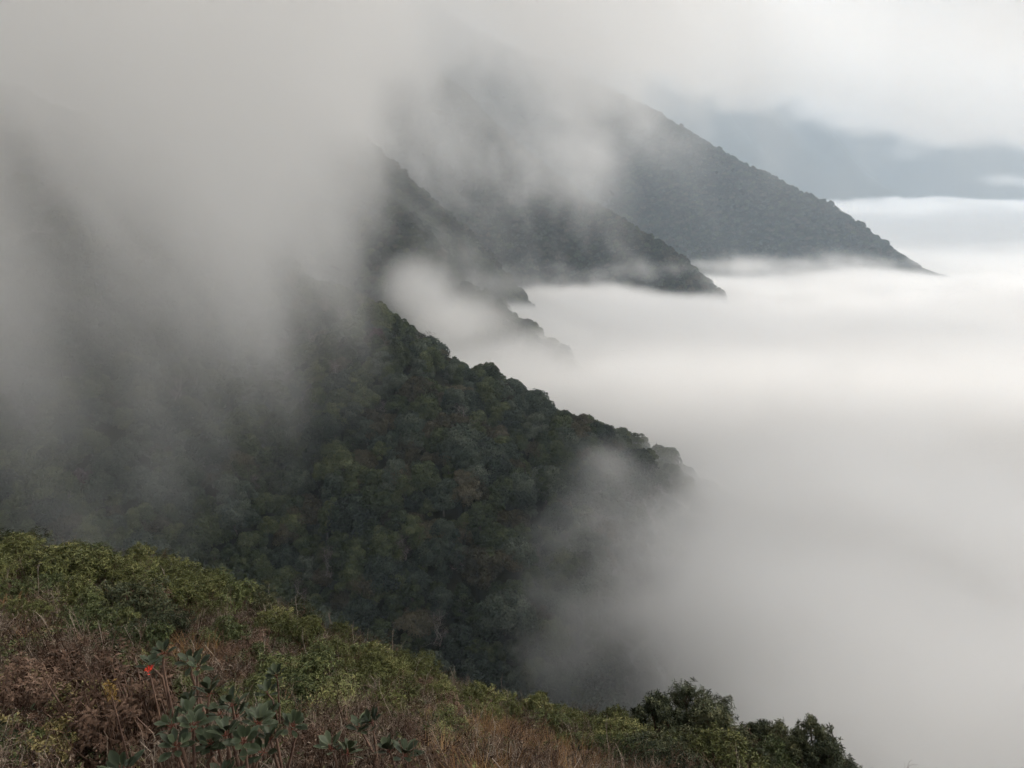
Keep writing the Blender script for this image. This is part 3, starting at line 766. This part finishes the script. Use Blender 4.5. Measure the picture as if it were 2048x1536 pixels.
def tuft_leafy(g, n, Hh, L, W):
    A = Acc(); P = np.stack([g.normal(size=n) * .15, g.normal(size=n) * .15, g.uniform(.05, Hh, n)], 1)
    whorls(A, P, unit(g.normal(size=(n, 3)) * .5 + [0, 0, 1]), 6, L, W, g, g.uniform(.2, .8, n)); return A
def tuft_stalks(g):
    A = Acc()
    for _ in range(5):
        b = np.array([g.normal() * .1, g.normal() * .1, -.05]); d = unit(np.array([g.normal() * .2, g.normal() * .2, 1.])); L = g.uniform(.5, .95)
        q = b + d * L * .5 + g.normal(size=3) * .02; e = q + unit(d + g.normal(size=3) * .15) * L * .5
        V, F = tube([b, q, e], [.006, .0045, .002], 4); t = g.uniform(.4, 1); A.add(V, F, t)
        for _ in range(7):
            f = g.random(); s0 = b * (1 - f) + e * f if f < .3 else q + (e - q) * (f - .3) / .7
            s1 = s0 + unit(d + g.normal(size=3) * .6) * L * g.uniform(.1, .28); V, F = tube([s0, s1], [.003, .0012], 3); A.add(V, F, t)
    return A
g = np.random.default_rng(800)
TU = []
for A, m_ in [(tuft_twigs(g), M_GREYTWIG), (tuft_twigs(g, 20, .62), M_SHRUB['brown']), (tuft_twigs(g, 30, .38), M_GREYTWIG),
              (tuft_fern(g, 12, .42), M_SHRUB['brown']), (tuft_fern(g, 10, .36), M_GREYTWIG),
              (tuft_blades(g, 60, .42, .004, .6, .3), M_STRAW), (tuft_blades(g, 45, .3, .006, .8, .5), M_SHRUB['brown']),
              (tuft_leafy(g, 26, .28, .05, .45), M_SHRUB['green']), (tuft_leafy(g, 22, .24, .045, .6), M_SHRUB['yellow']), (tuft_leafy(g, 30, .26, .045, .4), M_SHRUB['brown']),
              (tuft_leafy(g, 22, .30, .05, .5), M_SHRUB['dark']),
              (tuft_stalks(g), M_GREYTWIG)]:
    TU.append([A.build('scrub_tuft', [m_], link=False, smooth=False).data])
Pg = []
for s, r0, r1 in ((.21, 1.6, 8.5), (.30, 8.5, 17), (.40, 17, 31)):
    a, b = rows(-26, 26, 1, 31, s, g); r = np.hypot(a, b); k = (r >= r0) & (r < r1)
    P = np.stack([a[k], b[k], Hs(a[k], b[k])], 1); u_, v_, f_ = project(P)
    P = P[(u_ > -300) & (u_ < 2100) & (v_ < 1900) & (v_ > 900)]; Pg.append(np.hstack([P, np.full((len(P), 1), s)]))
Pg = np.concatenate(Pg); n = len(Pg); u_, v_, f_ = project(Pg[:, :3])
q1 = fbm2(Pg[:, 0] / 1.6, Pg[:, 1] / 1.6, 811, 3); q2 = fbm2(Pg[:, 0] / 2.4 + 9, Pg[:, 1] / 2.4, 815, 3)
kk = g.choice([0, 1, 2, 3, 4], n, p=[.34, .20, .28, .10, .08])
kk = np.where((q1 > .02) & (g.random(n) < .55), g.choice([7, 8, 10], n), kk)
kk = np.where((q1 < -.18) & (g.random(n) < .6), g.choice([9, 3, 6], n), kk)
kk = np.where((q2 > .26) & (g.random(n) < .5), 5, kk)
kk = np.where((u_ > 850) & (u_ < 1300) & (v_ > 1450) & (g.random(n) < .30), 5, kk)
kk = np.where(g.random(n) < .16, g.choice([7, 8, 9, 10], n), kk)
kk = np.where(g.random(n) < .07, 11, kk)
sc_ = g.uniform(.6, 1.15, n) * np.interp(Pg[:, 3], [.21, .30, .40], [.75, 1.0, 1.25])
rt = np.stack([g.normal(size=n) * .2, g.normal(size=n) * .2, g.uniform(0, 6.28, n)], 1)
Pg[:, 2] -= .03
scatter('dry_scrub', TU, Pg[:, :3], kk, rt, sc_, 'tangled mat of dry twigs, dead fern, straw and seedlings over the foreground hillside', 'undergrowth')
print('scrub', n, time.time() - T0)

# ------------------------------------------------------------------ air and clouds (real volumes)
def mat_volume(name, col, dens, aniso):
    m = bpy.data.materials.new(name); m.use_nodes = True; t = m.node_tree; t.nodes.clear()
    out = t.nodes.new('ShaderNodeOutputMaterial'); pv = t.nodes.new('ShaderNodeVolumePrincipled')
    t.links.new(pv.outputs[0], out.inputs['Volume'])
    pv.inputs['Color'].default_value = (*col, 1); pv.inputs['Density'].default_value = dens; pv.inputs['Anisotropy'].default_value = aniso
    return m
M_CLOUD = mat_volume('cloud_vapour', (.998, .996, .992), 1.0, .25)
M_HAZE = mat_volume('haze_air', (.74, .87, 1.0), .00014, .2)
M_HAZE.node_tree.nodes['Principled Volume'].inputs['Density Attribute'].default_value = ''
bpy.ops.mesh.primitive_cube_add(size=1)
hz = bpy.context.object; hz.name = 'haze'; hz.data.name = 'haze'
zlo, zhi = float(Zg.min()) - 1, float(max(Zg.max(), 1000)) + 40
hz.dimensions = (80100, 47100, zhi - zlo)
hz.location = (0, 21500, (zlo + zhi) / 2); 
hz.scale = (80100, 47100, zhi - zlo)
hz.data.materials.append(M_HAZE)
tag(hz, 'thin pale haze filling the air between the ridges', 'haze', kind='stuff')

def volume(name, lo, hi, res, func, mat):
    ax = [np.linspace(lo[i], hi[i], res[i]) for i in range(3)]
    Z_, Y_, X_ = np.meshgrid(ax[2], ax[1], ax[0], indexing='ij')
    d = func(X_.ravel(), Y_.ravel(), Z_.ravel()).astype(np.float32)
    me = bpy.data.meshes.new(name); me.vertices.add(d.size)
    a = me.attributes.new('puff', 'FLOAT', 'POINT'); a.data.foreach_set('value', d)
    o = bpy.data.objects.new(name, me); LINK(o); me.materials.append(mat)
    ng = bpy.data.node_groups.new(name, 'GeometryNodeTree')
    ng.interface.new_socket('Geometry', in_out='INPUT', socket_type='NodeSocketGeometry')
    ng.interface.new_socket('Geometry', in_out='OUTPUT', socket_type='NodeSocketGeometry')
    N = ng.nodes; L = ng.links
    gi = N.new('NodeGroupInput'); go = N.new('NodeGroupOutput')
    vc = N.new('GeometryNodeVolumeCube'); vc.inputs['Min'].default_value = lo; vc.inputs['Max'].default_value = hi
    for k, v in zip('XYZ', res): vc.inputs['Resolution ' + k].default_value = v
    pos = N.new('GeometryNodeInputPosition')
    def vm(op, a, b=None):
        n = N.new('ShaderNodeVectorMath'); n.operation = op; L.new(a, n.inputs[0])
        if b is not None: n.inputs[1].default_value = b
        return n.outputs['Value' if op == 'DOT_PRODUCT' else 'Vector']
    p = vm('SUBTRACT', pos.outputs[0], lo)
    p = vm('MULTIPLY', p, [(res[i] - 1) / (hi[i] - lo[i]) for i in range(3)])
    p = vm('FLOOR', vm('ADD', p, (.5, .5, .5)))
    p = vm('DOT_PRODUCT', p, (1, res[0], res[0] * res[1]))
    si = N.new('GeometryNodeSampleIndex'); si.data_type = 'FLOAT'; si.domain = 'POINT'
    na = N.new('GeometryNodeInputNamedAttribute'); na.data_type = 'FLOAT'; na.inputs['Name'].default_value = 'puff'
    L.new(gi.outputs[0], si.inputs['Geometry']); L.new(na.outputs['Attribute'], si.inputs['Value']); L.new(p, si.inputs['Index'])
    L.new(si.outputs[0], vc.inputs['Density'])
    sm = N.new('GeometryNodeSetMaterial'); sm.inputs['Material'].default_value = mat
    L.new(vc.outputs[0], sm.inputs[0]); L.new(sm.outputs[0], go.inputs[0])
    m = o.modifiers.new('field', 'NODES'); m.node_group = ng
    return o

def blob(x, y, z, c, r):
    return 1 - np.sqrt(((x - c[0]) / r[0]) ** 2 + ((y - c[1]) / r[1]) ** 2 + ((z - c[2]) / r[2]) ** 2)
def cloud_density(x, y, z):
    x = x.astype(np.float32); y = y.astype(np.float32); z = z.astype(np.float32)
    # scale of the billows grows with distance from the viewpoint's own valley
    S = np.where(y < 420, 60., np.where(y < 1600, 110., 420.)).astype(np.float32)
    S = np.interp(y, [0, 420, 1600, 5000], [55, 80, 170, 420]).astype(np.float32)
    wx = fbm3(x / 90, y / 90, z / 90, 201, 2) * .5; wy = fbm3(x / 90, y / 90, z / 90, 205, 2) * .5
    n = fbm3(x / S + wx, y / S + wy, z / (S * .8), 210, 5, .55)
    big = fbm3(x / (S * 4), y / (S * 4), z / (S * 4), 220, 2)
    d = np.zeros_like(x)
    # 1. the sea of cloud in the valley
    top = np.interp(y, LY, LZ)
    amp = np.interp(y, [0, 400, 2000, 6000], [22, 24, 30, 70])
    g = (top - z + amp * (1.3 * n + .9 * big)) / np.interp(y, [0, 500, 2000, 6000], [34, 30, 34, 90])
    # it does not reach into the ravine between the hill and the nearest spur
    edge = (x - np.interp(y, [60, 150, 250, 330, 380], [38, 30, 20, 0, -200]) + 85 * n + 30 * big) / 95
    near = np.where(y < 380, np.minimum(g + .0, edge), g)
    sea = sstep(0, 1, near) * np.clip(1 + .7 * n, .5, 2) * np.interp(y, [100, 300, 600, 2000], [.060, .055, .028, .026])
    d = np.maximum(d, sea)
    # 2. the bank of cloud rolling off the mountain on the left
    st = fbm3(x / 26 + .35 * z / 26 + wx * 2, y / 60, z / 95 + wy, 230, 4, .55)
    zb = np.interp(x / np.maximum(y, 60) + .07 * st, [-.75, -.42, -.30, -.23, -.18, -.12, -.03], [-.36, -.35, -.29, -.21, -.06, .13, .30]) * y
    b1 = (z - zb) / 75 + 2.6 * st + .5 * n - .25
    inb = sstep(110, 190, y) * (1 - sstep(320, 420, y))
    bank = sstep(-.4, 2.2, b1 + .35) * inb * .021
    d = np.maximum(d, bank)
    # 3. torn veils drifting in front of the second and third spurs
    v = fbm3(x / 55 + .45 * z / 55 + wx * 2, y / 150, z / 100 + wy, 240, 5, .65)
    zc = np.interp(x / y + .05 * v, [-.4, -.2, 0., .12, .2, .4, .8], [-.10, -.06, -.03, .00, .07, .13, .10]) * y
    b2 = (z - zc) / 170 + 3.0 * v + .1 + .7 * sstep(.08, .17, z / y)
    iny = sstep(560, 700, y) * (1 - sstep(1050, 1250, y))
    d = np.maximum(d, sstep(.0, 1.8, b2) * iny * .0058 * (1 - .72 * sstep(.15, .35, x / y)))
    # wisps low between the spurs
    b3 = 1.6 * v + .15 - np.abs(z - (top + 28)) / 40
    d = np.maximum(d, sstep(0, 1, b3) * sstep(500, 640, y) * (1 - sstep(1500, 1700, y)) * .006)
    # 4. the ceiling of cloud over the far valley, lying on the high shoulder
    cb = np.interp(x / y, [-.1, .05, .12, .25, .35, .5, .72], [.17, .13, .105, .07, .045, .018, .005]) * y
    b4 = (z - cb) / np.interp(y, [1600, 4000], [110, 190]) + 1.3 * n + .5 * big
    inc = sstep(2500, 3100, y) * (1 - sstep(4300, 5100, y)) * (1 - sstep(350, 600, z - cb))
    d = np.maximum(d, sstep(0, 1.2, b4) * inc * .0036)
    # the tongue of cloud lying between the first two spurs
    b6 = np.maximum(blob(x, y, z, at_y(900, 650, 500), (62, 75, 26)), blob(x, y, z, at_y(835, 590, 540), (34, 70, 34))) + .55 * n
    d = np.maximum(d, sstep(0, .8, b6) * .02)
    # a small puff low over the far cloud sea
    b5 = blob(x, y, z, at_y(2025, 362, 5200), (150, 400, 70)) + 1.1 * n
    d = np.maximum(d, sstep(0, 1., b5) * .004)
    return d
VOLS = [('cloud_near', (-330, 70, -260), (640, 430, 210), (285, 116, 150)),
        ('cloud_middle', (-750, 430, -340), (1000, 1650, 620), (195, 136, 138)),
        ('cloud_far', (-1500, 1650, -420), (6900, 9000, 1000), (211, 148, 130))]
for nm, lo, hi, res in VOLS:
    o = volume(nm.split('_')[0] if False else nm, lo, hi, res, cloud_density, M_CLOUD)
    o.name = 'clouds'
    tag(o, {'cloud_near': 'grey cloud bank and fog over the nearest wooded slope', 'cloud_middle': 'torn veils of mist between the middle spurs',
            'cloud_far': 'white sea of cloud and cloud ceiling over the far valley'}[nm], 'cloud', kind='stuff')
    print(nm, time.time() - T0)

print('script', time.time() - T0)
